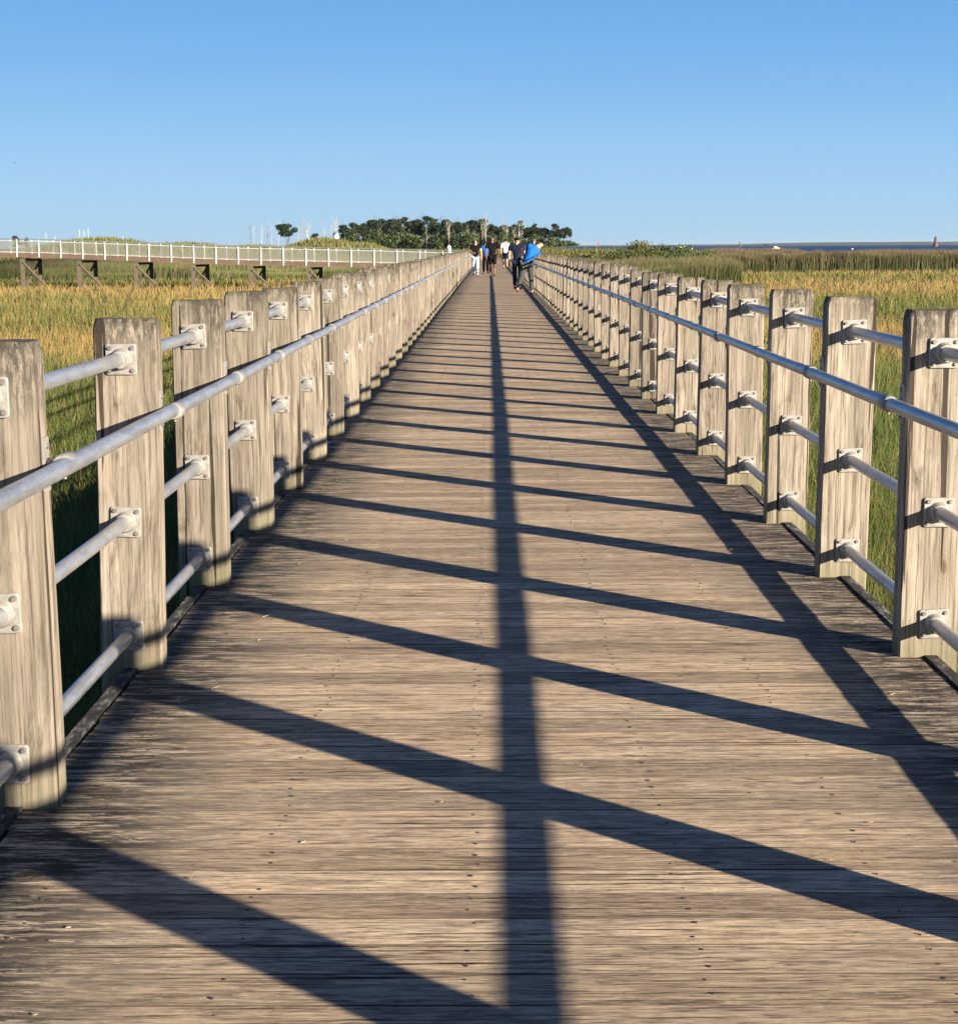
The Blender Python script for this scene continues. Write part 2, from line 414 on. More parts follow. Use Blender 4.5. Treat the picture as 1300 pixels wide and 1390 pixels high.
def grid(name, x0, x1, y0, y1, nx, ny, zf, mat, kind='structure'):
    X, Y = np.meshgrid(np.linspace(x0, x1, nx), np.linspace(y0, y1, ny)); Z = zf(X, Y)
    v = np.stack([X, Y, Z], -1).reshape(-1, 3)
    i = (np.arange(ny - 1)[:, None] * nx + np.arange(nx - 1)[None]).ravel()
    f = np.stack([i, i + 1, i + nx + 1, i + nx], -1)
    me = bpy.data.meshes.new(name); me.from_pydata(v.tolist(), [], f.tolist()); me.polygons.foreach_set('use_smooth', [True] * len(f))
    o = link(name, me, mat); o['kind'] = kind; return o
def mat_ground(name, a, b, c_):
    t = NT(name); o = t.obj()
    n = t.noise(t.vmul(o, (.05, .09, .1)), 1, 6, .65); n2 = t.noise(o, 2.2, 5, .7)
    c = t.ramp(n, [(.38, a), (.5, b), (.62, c_)]); c = t.mix(1., c, t.ramp(n2, [(.3, .55), (.7, 1.25)]), 'MULTIPLY')
    t.bump(n2, .8, .1); return t.set(Base_Color=c, Roughness=.95)
M['mud'] = mat_ground('marsh_ground_soil', (.05, .06, .02), (.09, .085, .03), (.13, .095, .035))
M['dune'] = mat_ground('dune_soil', (.13, .14, .045), (.20, .18, .07), (.26, .21, .09))
M['isle'] = mat_ground('island_soil', (.05, .07, .025), (.08, .10, .03), (.16, .14, .06))
M['sand'] = simple('beach_sand', (.48, .40, .29), .9, 0, .2, .5)
def mat_sea():
    t = NT('sea_water'); o = t.obj()
    n = t.noise(t.vmul(o, (.12, .03, .1)), 1, 5, .65)
    c = t.mix(t.ramp(n, [(.35, 0.), (.7, 1.)]), (.002, .018, .065), (.006, .040, .115))
    t.bump(t.noise(t.vmul(o, (.5, .25, 1)), 1, 6, .7), .9, .6)
    return t.set(Base_Color=c, Roughness=.45, Specular_IOR_Level=.25)
grid('marsh_ground', -420, 300, -40, 330, 90, 60, lambda x, y: GZ + .10 * (fbm(x * .1, y * .1, 3) - .5) - .6 * np.clip((y - 290) / 40., 0, 1) - np.clip((x - 30) / 60, 0, 1) * np.clip((y - 215) / 30, 0, 1) * .9, M['mud'])
grid('sea', -16000, 16000, -300, 26000, 40, 40, lambda x, y: SEA + 0 * x, mat_sea())
grid('dunes', -115, -6, 225, 345, 110, 90, dune_z, M['dune'])
IY = 700.
def isle_z(x, y):
    cx = px(610, IY)
    g = np.clip(1 - ((x - px(600, IY)) / 63.) ** 4, -1, 1) * np.exp(-((y - IY - 30) / 55.) ** 2)
    return SEA - .8 + 5.2 * np.clip(g, -.2, 1) + 1.2 * (fbm(x * .05, y * .05, 9) - .5)
grid('island', px(330, IY) - 40, px(800, IY) + 25, IY - 70, IY + 120, 120, 60, isle_z, M['isle'])
# sandy strip and rising land beyond the end of the boardwalk
def spit_z(x, y):
    g = np.exp(-((y - 430) / 45.) ** 2) * np.clip(1 - ((x - 0) / 52.) ** 6, 0, 1)
    return SEA - .5 + 2.75 * g
grid('beach', -60, 60, 330, 540, 60, 60, spit_z, M['sand'])
def end_z(x, y):
    g = np.exp(-((y - 255) / 32.) ** 2) * np.exp(-((x - 2) / 34.) ** 4)
    return GZ - .25 + 2.55 * g + .2 * (fbm(x * .3, y * .3, 2) - .5) * g
grid('grassy_bank', -45, 48, 205, 330, 70, 70, end_z, M['isle'])

# ------------------------------------------------------------------ blades of grass and reed
def blades(name, P, h, w, lean, cb, ct, parent=None, mat=None, seed=0):
    """one object of many bent, tapering blades. P (n,3) roots; cb/ct (n,3) colours at root and tip"""
    n = len(P); rg = np.random.RandomState(seed)
    a = rg.rand(n) * 2 * PI; dx, dy = np.cos(a), np.sin(a)
    fa = (rg.rand(n) - .5) * 2.2     # blade width direction, mostly across the view
    wx, wy = np.cos(fa), np.sin(fa)
    V = np.zeros((n, 5, 3), np.float32)
    l = lean * h
    for i, (s, t, b) in enumerate(((-.5, 0, 0), (.5, 0, 0), (-.42, .52, .28), (.42, .52, .28), (0, 1, 1))):
        V[:, i, 0] = P[:, 0] + wx * w * s + dx * l * b
        V[:, i, 1] = P[:, 1] + wy * w * s + dy * l * b
        V[:, i, 2] = P[:, 2] + h * t * (1 - .25 * lean * b)
    b5 = (np.arange(n) * 5)[:, None]
    loops = np.concatenate([b5 + np.array([[0, 1, 3, 2]]), b5 + np.array([[2, 3, 4]])], 1).ravel().astype(np.int32)
    me = bpy.data.meshes.new(name); me.vertices.add(n * 5); me.vertices.foreach_set('co', V.ravel())
    me.loops.add(n * 7); me.loops.foreach_set('vertex_index', loops)
    ls = np.stack([np.arange(n) * 7, np.arange(n) * 7 + 4], 1).ravel().astype(np.int32)
    me.polygons.add(n * 2); me.polygons.foreach_set('loop_start', ls); me.update(calc_edges=True)
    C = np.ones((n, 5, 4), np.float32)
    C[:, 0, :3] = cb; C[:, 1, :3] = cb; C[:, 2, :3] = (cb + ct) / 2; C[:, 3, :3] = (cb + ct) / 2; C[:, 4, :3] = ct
    add_attr(me, 'col', C)
    o = link(name, me, mat or M['blade'], parent); return o
GOLD = np.array((.44, .30, .11)); TAN = np.array((.42, .31, .14)); GREEN = np.array((.13, .165, .042)); DKG = np.array((.055, .085, .028)); LIME = np.array((.22, .26, .06))
def field_colors(x, y, rg):
    """patches of golden and of green cordgrass, stretched across the view"""
    d = y + 9 * (fbm(x * .035, y * .012, 21) - .5) * (y / 60.)
    n = fbm(x * .035, y * .085, 33, 4)
    ks_d = [0, 12, 20, 30, 40, 52, 60, 67, 74, 82, 92, 104, 125, 150, 185, 400]
    ks_g = [.10, .16, .26, .33, .42, .62, .78, .62, .40, .30, .45, .82, .80, .55, .70, .5]
    g = np.interp(d, ks_d, ks_g) - np.where(x < 0, np.clip((d - 138) / 12., 0, 1) * .7, 0) + (n - .5) * 1.55 + (rg.rand(len(x)) - .5) * .55
    g = np.clip((g - .22) / .5, 0, 1)[:, None]
    c = GREEN * (1 - g) + GOLD * g
    r = rg.rand(len(x))[:, None]
    c = np.where(r < .14, TAN * .9, c); c = np.where((r > .14) & (r < .26), DKG * 1.3, c); c = np.where((r > .26) & (r < .36) & (g < .4), LIME, c)
    return c * (.8 + .4 * rg.rand(len(x)))[:, None], g[:, 0]
def sample_field(n, dmin, dmax, amin, amax, rg):
    d = dmin * (dmax / dmin) ** rg.rand(n); a = np.radians(amin + (amax - amin) * rg.rand(n))
    return d * np.sin(a), d * np.cos(a), d
def in_scene(x, y): return ((x < XL - PW - .10) | (x > XR + PW + .06)) & ~((y > 118) & (y < 126.5) & (x < -1) & (x > -60) & (np.random.rand(len(x)) < .35))
def make_marsh():
    rg = np.random.RandomState(4)
    parts = []
    for (n, d0, d1, a0, a1) in ((230000, 4.5, 200, -26, 0), (230000, 4.5, 195, 0, 26), (60000, 4.5, 14, -30, 30)):
        x, y, d = sample_field(n, d0, d1, a0, a1, rg); parts.append((x, y, d))
    x = np.concatenate([p[0] for p in parts]); y = np.concatenate([p[1] for p in parts]); d = np.concatenate([p[2] for p in parts])
    k = in_scene(x, y); x, y, d = x[k], y[k], d[k]
    c, g = field_colors(x, y, rg); n = len(x)
    clump = fbm(x * .5, y * .5, 8, 3)
    h = (.48 + .38 * rg.rand(n)) * (.75 + .55 * clump) + .12 * (1 - g) + np.clip((9 - d) * .03, 0, .15)
    w = np.maximum(.006 + .005 * rg.rand(n), d / 1693. * (.55 + .5 * rg.rand(n)))
    lean = .12 + .5 * rg.rand(n) ** 2
    P = np.stack([x, y, np.full(n, GZ + .02)], 1)
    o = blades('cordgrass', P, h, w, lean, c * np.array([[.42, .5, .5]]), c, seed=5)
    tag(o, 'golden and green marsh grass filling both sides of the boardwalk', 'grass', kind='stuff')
make_marsh()
def reeds(name, label, regions, seed):
    """tall common reed with brown plumes; regions: (n, x0,x1,y0,y1,hmin,hmax,brown)"""
    rg = np.random.RandomState(seed); X, Y, Hh, B = [], [], [], []
    for (n, x0, x1, y0, y1, h0, h1, br) in regions:
        u = rg.rand(n); y = y0 + (y1 - y0) * u ** 1.5; x = x0 + (x1 - x0) * rg.rand(n)
        keep = (x > px(x_lim(x0), y)) | True
        cl = fbm(x * .22, y * .3, seed + 2, 4); X.append(x); Y.append(y)
        Hh.append(h0 + (h1 - h0) * np.clip(cl * 2.2 - .6, 0, 1) * (.8 + .25 * rg.rand(n))); B.append(np.clip(br + (cl - .5) * 1.6 + (rg.rand(n) - .5) * .7, 0, 1))
    x = np.concatenate(X); y = np.concatenate(Y); h = np.concatenate(Hh); b = np.concatenate(B)[:, None]; n = len(x)
    top = np.array((.19, .14, .095)) * b + np.array((.15, .17, .055)) * (1 - b)
    r = rg.rand(n)[:, None]; top = np.where(r < .12, np.array((.30, .22, .15)), top); top = top * (.75 + .45 * rg.rand(n))[:, None]
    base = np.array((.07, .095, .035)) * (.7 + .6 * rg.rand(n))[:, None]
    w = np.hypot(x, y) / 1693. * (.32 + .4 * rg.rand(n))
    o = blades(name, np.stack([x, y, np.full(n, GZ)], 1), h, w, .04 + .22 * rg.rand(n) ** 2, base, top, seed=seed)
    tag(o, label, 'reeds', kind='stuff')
def x_lim(v): return v
reeds('tall_reeds', 'belt of tall brown plumed reeds between the right marsh and the sea', [
    (52000, px(770, 150), px(935, 160), 128, 185, 1.5, 2.6, .15),
    (64000, px(905, 190), px(1080, 190), 176, 215, 1.9, 3.1, .6),
    (72000, px(1060, 190), px(1340, 190), 180, 216, 1.8, 2.9, .42)], 51)
reeds('green_reeds', 'dark green reeds growing behind the raised walkway', [
    (90000, px(-60, 200), px(640, 200), 147, 225, 1.2, 2.5, .05)], 61)
def dune_grass():
    rg = np.random.RandomState(77); n = 70000
    x = -112 + 104 * rg.rand(n); y = 235 + 85 * rg.rand(n); z = dune_z(x, y)
    k = z > GZ + .3; x, y, z = x[k], y[k], z[k]; n = len(x)
    c = np.array((.27, .24, .09)) * (1 - rg.rand(n)[:, None] * .5) + np.array((.05, .09, .02)) * rg.rand(n)[:, None]
    w = y / 1693. * (.5 + .6 * rg.rand(n))
    o = blades('dune_grass', np.stack([x, y, z - .05], 1), .5 + .5 * rg.rand(n), w, .3 * rg.rand(n), c * .6, c, seed=78)
    tag(o, 'pale green beach grass covering the low dunes behind the raised walkway', 'grass', kind='stuff')
    n = 36000; x = -43 + 90 * rg.rand(n); y = 212 + 70 * rg.rand(n); z = end_z(x, y)
    k = z > GZ - .1; x, y, z = x[k], y[k], z[k]; n = len(x)
    c = np.array((.14, .16, .05)) * (.6 + .7 * rg.rand(n))[:, None] + np.array((.10, .05, .02)) * (rg.rand(n) < .3)[:, None]
    o = blades('bank_scrub', np.stack([x, y, z - .05], 1), .4 + .7 * rg.rand(n) * fbm(x * .3, y * .3, 4) * 1.6, y / 1693. * (.6 + .6 * rg.rand(n)), .4 * rg.rand(n), c * .55, c, seed=79)
    tag(o, 'low green scrub on the bank where the boardwalk ends', 'scrub', kind='stuff')
dune_grass()

# ------------------------------------------------------------------ trees and shrubs
def leaf_cloud(clumps, n, size, cols, rg, shell=.45):
    """leaf quads spread through ellipsoidal clumps (cx,cy,cz,rx,ry,rz)"""
    wts = np.array([c[3] * c[4] * c[5] for c in clumps]) ** .8; idx = rg.choice(len(clumps), n, p=wts / wts.sum())
    C = np.array(clumps)[idx]; v = rg.normal(size=(n, 3)); v /= np.linalg.norm(v, axis=1)[:, None]
    rr = (shell + (1 - shell) * rg.rand(n))[:, None] * (1 + .25 * (rg.rand(n)[:, None] - .5))
    P = C[:, :3] + v * C[:, 3:] * rr
    a = rg.normal(size=(n, 3)); a /= np.linalg.norm(a, axis=1)[:, None]
    b = np.cross(a, rg.normal(size=(n, 3))); b /= np.linalg.norm(b, axis=1)[:, None]
    s = (size * (.55 + .9 * rg.rand(n)))[:, None]
    V = np.stack([P - a * s * .5, P + b * s * .32, P + a * s * .5, P - b * s * .32], 1)
    cc = np.array(cols)[(rg.rand(n) * len(cols)).astype(int)] * (.7 + .6 * rg.rand(n))[:, None]
    cc = cc * (.8 + .4 * rg.rand(len(clumps))[idx])[:, None]
    me = bpy.data.meshes.new('crown'); me.from_pydata(V.reshape(-1, 3).tolist(), [], np.arange(n * 4).reshape(-1, 4).tolist())
    col = np.ones((n, 4, 4)); col[:, :, :3] = cc[:, None]; add_attr(me, 'col', col); me.materials.append(M['leaf']); return me
def trunk_mesh(h, r, limbs, rg, mat, twigs=0, forks=1):
    mb = MB()
    for f in range(forks):
        ox = rg.uniform(-.06, .06) * h if forks > 1 else 0
        pts = [(ox * .3, 0, -.3)]; x, y = ox * .3, 0
        for i in range(1, 7):
            x += rg.uniform(-.02, .02) * h + ox * .18; y += rg.uniform(-.015, .015) * h; pts.append((x, y, h * i / 6))
        mb.tube(pts, [r * (1 - .13 * i) for i in range(7)], 6)
        for k in range(limbs):
            i = rg.randint(2, 6); p = Vector(pts[i]); a = rg.uniform(0, 2 * PI); L = h * rg.uniform(.14, .34)
            q = p + Vector((math.cos(a) * .75, math.sin(a) * .75, .75)) * L * .6; e = q + Vector((math.cos(a + .4) * .5, math.sin(a + .4) * .5, .9)) * L * .5
            mb.tube([p, q, e], [r * .38, r * .25, r * .1], 5)
            for _ in range(twigs):
                s_ = p.lerp(e, rg.uniform(.3, 1)); d = Vector((rg.uniform(-1, 1), rg.uniform(-1, 1), rg.uniform(.2, 1))) * L * .4
                mb.tube([s_, s_ + d], [r * .14, r * .05], 4)
    o = mb.build('tmp', mat); me = o.data; bpy.data.objects.remove(o); return me
LC_DK = [(.018, .034, .018), (.027, .046, .02), (.042, .06, .026), (.026, .04, .024)]
LC_MID = [(.05, .085, .025), (.08, .12, .035), (.11, .14, .04), (.05, .07, .03)]
LC_PALE = [(.13, .13, .075), (.10, .12, .06), (.17, .16, .10), (.07, .09, .04)]
def proto_tree(seed, style):
    rg = np.random.RandomState(seed); rd = random.Random(seed)
    h = 13.; cl = []
    if style == 'oak':      # high domed crown over bare stems
        for k in range(13): a = rd.uniform(0, 2 * PI); r = rd.uniform(0, 4.2); cl.append((math.cos(a) * r * 1.15, math.sin(a) * r, h * rd.uniform(.48, .93) - r * .35, rd.uniform(1.5, 2.6), rd.uniform(1.4, 2.2), rd.uniform(.9, 1.7)))
        n, cols, fk = 2200, LC_DK, 2
    elif style == 'round':
        for k in range(8): a = rd.uniform(0, 2 * PI); r = rd.uniform(0, 2.4); cl.append((math.cos(a) * r * 1.3, math.sin(a) * r, h * rd.uniform(.45, .9), rd.uniform(1.6, 2.6), rd.uniform(1.3, 2.2), rd.uniform(1.2, 2.0)))
        n, cols, fk = 2000, LC_DK + LC_MID[:1], 1
    elif style == 'pine':
        for k in range(12): a = rd.uniform(0, 2 * PI); r = rd.uniform(.0, 3.6); cl.append((math.cos(a) * r, math.sin(a) * r, h * rd.choice([.45, .55, .65, .75, .85, .93]), rd.uniform(1.5, 2.6), rd.uniform(1.2, 2), .9))
        n, cols, fk = 1800, LC_DK, 1
    else:                   # thin, pale, half dead
        for k in range(9): a = rd.uniform(0, 2 * PI); r = rd.uniform(.4, 3.2); cl.append((math.cos(a) * r, math.sin(a) * r, h * rd.uniform(.55, .97), rd.uniform(.6, 1.2), rd.uniform(.6, 1.2), rd.uniform(.5, .9)))
        n, cols, fk = 520, LC_PALE, 2
    return trunk_mesh(h * .88, .24, 4, rd, M['dead'] if style == 'pale' else M['bark'], 1, fk), leaf_cloud(cl, n, .75, cols, rg)
PROT = {s: [proto_tree(100 + 7 * i + 31 * j, s) for i in range(3)] for j, s in enumerate(('oak', 'round', 'pine', 'pale'))}
def place_tree(name, style, v, pxx, Y, base, top, wscale, label, cat, group=None, rz=0):
    tm, cm = PROT[style][v]; sc = (top - base) / 13.
    r = empty(name, (px(pxx, Y), Y, base), rz); r.scale = (sc * wscale, sc * wscale, sc); tag(r, label, cat, group)
    link('trunk', tm, None, r); link('crown', cm, None, r); return r
def z_at(ypx, Y): return 1.42 - (ypx - 334.) / 2300. * Y
rt = random.Random(5)
G_I = 'tall dark trees standing on the far island'
isl = [(484, 309, 'oak', .8), (491, 306, 'pine', .8), (497, 303, 'oak', .9), (506, 299, 'oak', .85), (517, 296, 'oak', 1.05), (524, 298, 'round', .75), (536, 297, 'oak', .85), (543, 295, 'oak', 1.0), (552, 295, 'oak', .9),
       (560, 296, 'oak', .8), (570, 296, 'oak', .8), (579, 294, 'oak', 1.0), (588, 297, 'round', .8), (597, 296, 'oak', .95), (607, 299, 'oak', .8), (616, 302, 'oak', .8), (623, 300, 'oak', .95), (631, 308, 'round', .8), (640, 296, 'oak', .95),
       (648, 297, 'oak', .8), (655, 298, 'oak', .9), (664, 302, 'oak', .8), (675, 308, 'round', .8), (684, 306, 'oak', .9), (694, 308, 'round', .8), (714, 309, 'round', .7), (724, 305, 'pine', .9), (738, 308, 'oak', .95), (744, 312, 'round', .7), (751, 305, 'oak', 1.0),
       (760, 312, 'round', .7), (768, 310, 'pine', .8), (710, 311, 'oak', .7), (718, 307, 'oak', .8), (731, 309, 'oak', .85), (756, 308, 'oak', .8), (764, 309, 'oak', .7), (772, 313, 'oak', .6)]
isl += [(484 + 9.6 * i + rt.uniform(-3, 3), 303 + (i * 7) % 11, 'oak' if i % 3 else 'round', .95) for i in range(24)] + [(712 + 8.5 * i, 311 + (i * 5) % 5, 'oak', .8) for i in range(7)]
for i, (x, ty, st, w) in enumerate(isl):
    Y = IY + rt.uniform(-6, 45)
    place_tree('island_tree', st, i % 3, x, Y, z_at(331.5, IY), z_at(ty - 1, Y), w, 'tall dark green tree in the dense stand on the far island', 'tree', G_I, rt.uniform(0, 6))
place_tree('half_dead_tree', 'pale', 1, 704, IY - 10, z_at(331, IY), z_at(299, IY), 1.1, 'thin pale tree with sparse leaves on the island, above the man in navy', 'tree')
for i, x in enumerate((611, 657, 549)):
    place_tree('half_dead_tree', 'pale', i % 3, x, IY - 14, z_at(331, IY), z_at(301 + 3 * (i % 3), IY), .8, 'thin pale tree with few leaves among the dark trees on the island', 'tree', 'half dead trees on the island', i)
place_tree('round_tree', 'round', 1, 470, 640, z_at(336, 640), z_at(303, 640), 1.25, 'dark round tree just left of the island wood, behind the grassy dune', 'tree')
place_tree('lone_tree', 'oak', 1, 393, 520, z_at(338, 520), z_at(300, 520), 1.0, 'lone dark tree with a round crown on a bare stem behind the dune', 'tree')
place_tree('small_tree', 'pine', 2, 29, 300, z_at(341, 300), z_at(317, 300), 1.0, 'small green tree behind the raised walkway near the left edge', 'tree')
place_tree('small_tree', 'round', 2, 42, 300, z_at(341, 300), z_at(320, 300), .6, 'smaller of the two trees behind the raised walkway near the left edge', 'tree')
place_tree('low_tree', 'round', 2, 429, 480, z_at(334, 480), z_at(316, 480), 1.2, 'low dark bush on the dune between the lone tree and the island wood', 'tree')
BARE = [trunk_mesh(12, .17, 9, random.Random(300 + i), M['dead'], 5, 1 + i % 2) for i in range(4)]
DB = [trunk_mesh(12, .2, 9, random.Random(320 + i), M['bark'], 5, 1) for i in range(2)]
for i, (x, ty) in enumerate([(352, 304), (356, 306), (373, 304), (377, 303), (407, 308), (417, 301), (422, 304), (440, 306), (450, 305), (455, 299), (459, 301), (409, 303)]):
    o = link('bare_tree', BARE[i % 4], None, None, (px(x, 600), 600 + rt.uniform(-15, 15), z_at(336, 600))); s = (336 - ty) / 2300. * 600 / 12.8
    o.scale = (s * .8, s * .8, s); o.rotation_euler.z = i * 1.3; tag(o, 'thin bleached leafless tree rising behind the grassy dune', 'dead tree', 'bare trees behind the dune')
for i, (x, ty, t_) in enumerate([(344, 309, 'leftmost dark dead tree with a bushy top behind the dune'), (366, 310, 'straight dark dead trunk behind the dune among pale bare trees')]):
    o = link('dark_snag', DB[i], None, None, (px(x, 560), 560, z_at(336, 560))); s = (336 - ty) / 2300. * 560 / 12.8
    o.scale = (s * .7, s * .7, s); tag(o, t_, 'dead tree')
for i, (x, ty) in enumerate([(655, 299), (659, 294), (684, 300), (688, 308), (580, 308), (517, 310), (636, 308), (610, 303), (672, 318), (697, 312), (628, 316), (645, 314), (706, 316)]):
    o = link('standing_dead_tree', BARE[i % 4], None, None, (px(x, IY - 25), IY - 25, z_at(334, IY))); s = (333 - ty) / 2300. * IY / 12.8
    o.scale = (s * .8, s * .8, s); o.rotation_euler.z = i * 1.7; tag(o, 'white bare trunk standing at the front of the island wood', 'dead tree', 'bleached trunks in front of the island wood')
def understorey():
    rg = np.random.RandomState(3); cl = []
    for k in range(150):
        x = rg.uniform(px(468, IY), px(776, IY)); hh = rg.uniform(1.6, 5.6) * (1 if x < px(700, IY) else max(.35, (px(792, IY) - x) / 28.))
        y = IY - 30 + rg.uniform(-6, 40); cl.append((x, y, z_at(332, IY) + hh * .5 - .4, rg.uniform(1.8, 3.6), 2.2, hh * .75))
    me = leaf_cloud(cl, 26000, .8, LC_MID + LC_DK + [(.12, .15, .045), (.10, .13, .05)], rg, .5)
    o = link('undergrowth', me); tag(o, 'green undergrowth beneath the tall trees of the island', 'undergrowth', kind='stuff')
understorey()
def shrub(x, Y, w, h, base, cols, label, seed):
    rg = np.random.RandomState(seed); cl = []
    for k in range(18):
        a = rg.uniform(0, 2 * PI); r = rg.uniform(0, .9) * w * .5; cl.append((math.cos(a) * r, math.sin(a) * r * .7, h * rg.uniform(.25, .82) * (1 - .45 * r / w), w * .19, w * .15, h * .19))
    root = empty('shrub', (px(x, Y), Y, base)); tag(root, label, 'shrub')
    link('foliage', leaf_cloud(cl, 9000, .17, cols, rg, .3), None, root)
    mb = MB()
    for k in range(6):
        a = rg.uniform(0, 2 * PI); mb.tube([(0, 0, -.2), (math.cos(a) * w * .15, math.sin(a) * w * .15, h * .4), (math.cos(a) * w * .3, math.sin(a) * w * .25, h * .75)], [.05, .035, .015], 5)
    mb.build('stem', M['bark'], root)
YEL = [(.11, .125, .04), (.15, .15, .045), (.19, .165, .055), (.08, .10, .03)]; GRN = [(.085, .11, .035), (.11, .13, .045), (.07, .09, .03), (.13, .12, .05)]
for a in [(858, 150, 6.0, 4.25, YEL, 'tallest bush with a yellowish top, right of the boardwalk'), (836, 157, 6.2, 3.8, LC_MID, 'dark green bush just left of the yellow topped bush'),
          (880, 146, 6.4, 3.75, GRN, 'wide green bush just right of the yellow topped bush'), (903, 153, 6.0, 3.6, LC_MID, 'dark bush in the gap left of the brightest green bush'),
          (926, 158, 5.2, 3.85, [(.09, .14, .035), (.12, .17, .04), (.07, .10, .03)], 'brightest green bush at the left end of the brown reeds'),
          (812, 150, 6.5, 3.15, GRN, 'low green bush below the distant person in rust'), (785, 152, 6.5, 2.75, LC_MID, 'lowest bush, nearest to the leaning man in the blue shirt')]:
    shrub(a[0], a[1], a[2], a[3], GZ, a[4], a[5], int(a[0]))

# ------------------------------------------------------------------ raised walkway on the left
def raised_walkway():
    x0, x1 = -46., XL - .35; yy = lambda x: 121.2 + (-(x - x1)) * .095
    Wd = 3.0
    pts = [(-46, .62), (-33, 1.12), (-19, .55), (-9, .28), (x1, .0)]
    pts = [(-46, 1.25), (-33, 1.0), (-19, .46), (-9, .22), (x1, .0)]
    zt = lambda x: float(np.interp(x, [p[0] for p in pts], [p[1] for p in pts]))
    root = empty('raised_walkway', (0, 0, 0)); tag(root, 'raised timber walkway with white posts and mesh railing crossing the marsh on the left', 'walkway')
    off = Vector((.095, 1, 0)).normalized() * Wd   # across the walkway
    xs = list(np.linspace(x0, x1, 24))
    d = MB()
    for a, b in zip(xs, xs[1:]):
        A = Vector((a, yy(a), zt(a))); B = Vector((b, yy(b), zt(b)))
        v = [A, B, B + off, A + off]; vs = v + [p - Vector((0, 0, .06)) for p in v]
        d.add(vs, [(0, 1, 2, 3), (7, 6, 5, 4), (0, 4, 5, 1), (2, 6, 7, 3)])
    d.build('deck', M['brown'], root)
    for k in (0, 1):
        f = MB()
        for a, b in zip(xs, xs[1:]):
            for j, (zo, th) in enumerate(((-.03, .13), (-.165, .12))):
                A = Vector((a, yy(a), zt(a) + zo - th / 2 + .06)) + off * k; B = Vector((b, yy(b), zt(b) + zo - th / 2 + .06)) + off * k
                sh = Vector((0, (-.03 - .012 * j) * (1 if k == 0 else -1), 0)); f.bar(A + sh, B + sh, .05, th)
        f.build('fascia', M['brown'], root)
    # mesh screen material
    t = NT('wire_mesh'); o = t.obj(); s = t.sep(o)
    gx = t.math('FRACT', t.math('MULTIPLY', s.outputs[0], 20.)); gz = t.math('FRACT', t.math('MULTIPLY', s.outputs[2], 20.))
    m = t.math('MAXIMUM', t.math('LESS_THAN', gx, .26), t.math('LESS_THAN', gz, .26)); t.set(Base_Color=(.17, .18, .155), Roughness=.7, Alpha=m)
    for k in (0, 1):
        side = MB(); ms = MB(); Hh = 1.07
        for a, b in zip(xs, xs[1:]):
            for zo, r in ((Hh, .035), (Hh - .14, .012), (.12, .014)):
                A = Vector((a, yy(a), zt(a) + zo)) + off * k; B = Vector((b, yy(b), zt(b) + zo)) + off * k
                side.tube([A, B], r, 6, 0 if zo < Hh else 1, False)
            A = Vector((a, yy(a) + .01, zt(a))) + off * k; B = Vector((b, yy(b) + .01, zt(b))) + off * k; u = Vector((0, 0, 1))
            ms.add([A + u * .12, B + u * .12, B + u * (Hh - .14), A + u * (Hh - .14)], [(0, 1, 2, 3)])
        R = side.build('railing', [M['white_metal'], M['steel']], root)
        ms.build('mesh_screen', t.m, R)
        nP = 28; pm = None
        for i in range(nP):
            x = x0 + .3 + (x1 - x0 - .5) * i / (nP - 1)
            if pm is None:
                mb = MB(); mb.box(-.036, .036, -.03, .03, -.22, Hh - .03); mb.box(-.07, .07, -.06, .06, -.02, .0)
                q = mb.build('railing_post', M['white_metal'], R); pm = q.data
            else: q = link('railing_post', pm, None, R)
            q.location = Vector((x, yy(x) - (.05 if k == 0 else -.05), zt(x))) + off * k
    # bents
    for i in range(11):
        x = px(28 + 78.8 * i - 78.8 * 2, yy(-20)); 
        if x > x1 - 2: break
        for k in (0, 1):
            mb = MB(); p = Vector((x, yy(x), 0)) + off * (.06 + .88 * k) + Vector((.35 * k, 0, 0))
            mb.box(p.x - .125, p.x + .125, p.y - .125, p.y + .125, GZ - .5, zt(x) - .36); mb.build('pile', M['pile'], root)
        p = Vector((x, yy(x), 0)) + off * .06; q = Vector((x + .35, yy(x), 0)) + off * .94; zb = zt(x)
        b = MB(); b.bar((p.x + .12, p.y - .2, zb - .62), (q.x + .55, q.y - .2, GZ + .35), .08, .13); b.build('cross_brace', M['pile'], root)
        b = MB(); b.bar((q.x, q.y - .18, zb - .55), (p.x + .1, p.y + .3, GZ + .5), .08, .13); b.build('cross_brace', M['pile'], root)
        b = MB(); b.bar((p.x, p.y - .1, zb - .42), (q.x, q.y + .1, zb - .42), .2, .16); b.build('cap_beam', M['pile'], root)
raised_walkway()

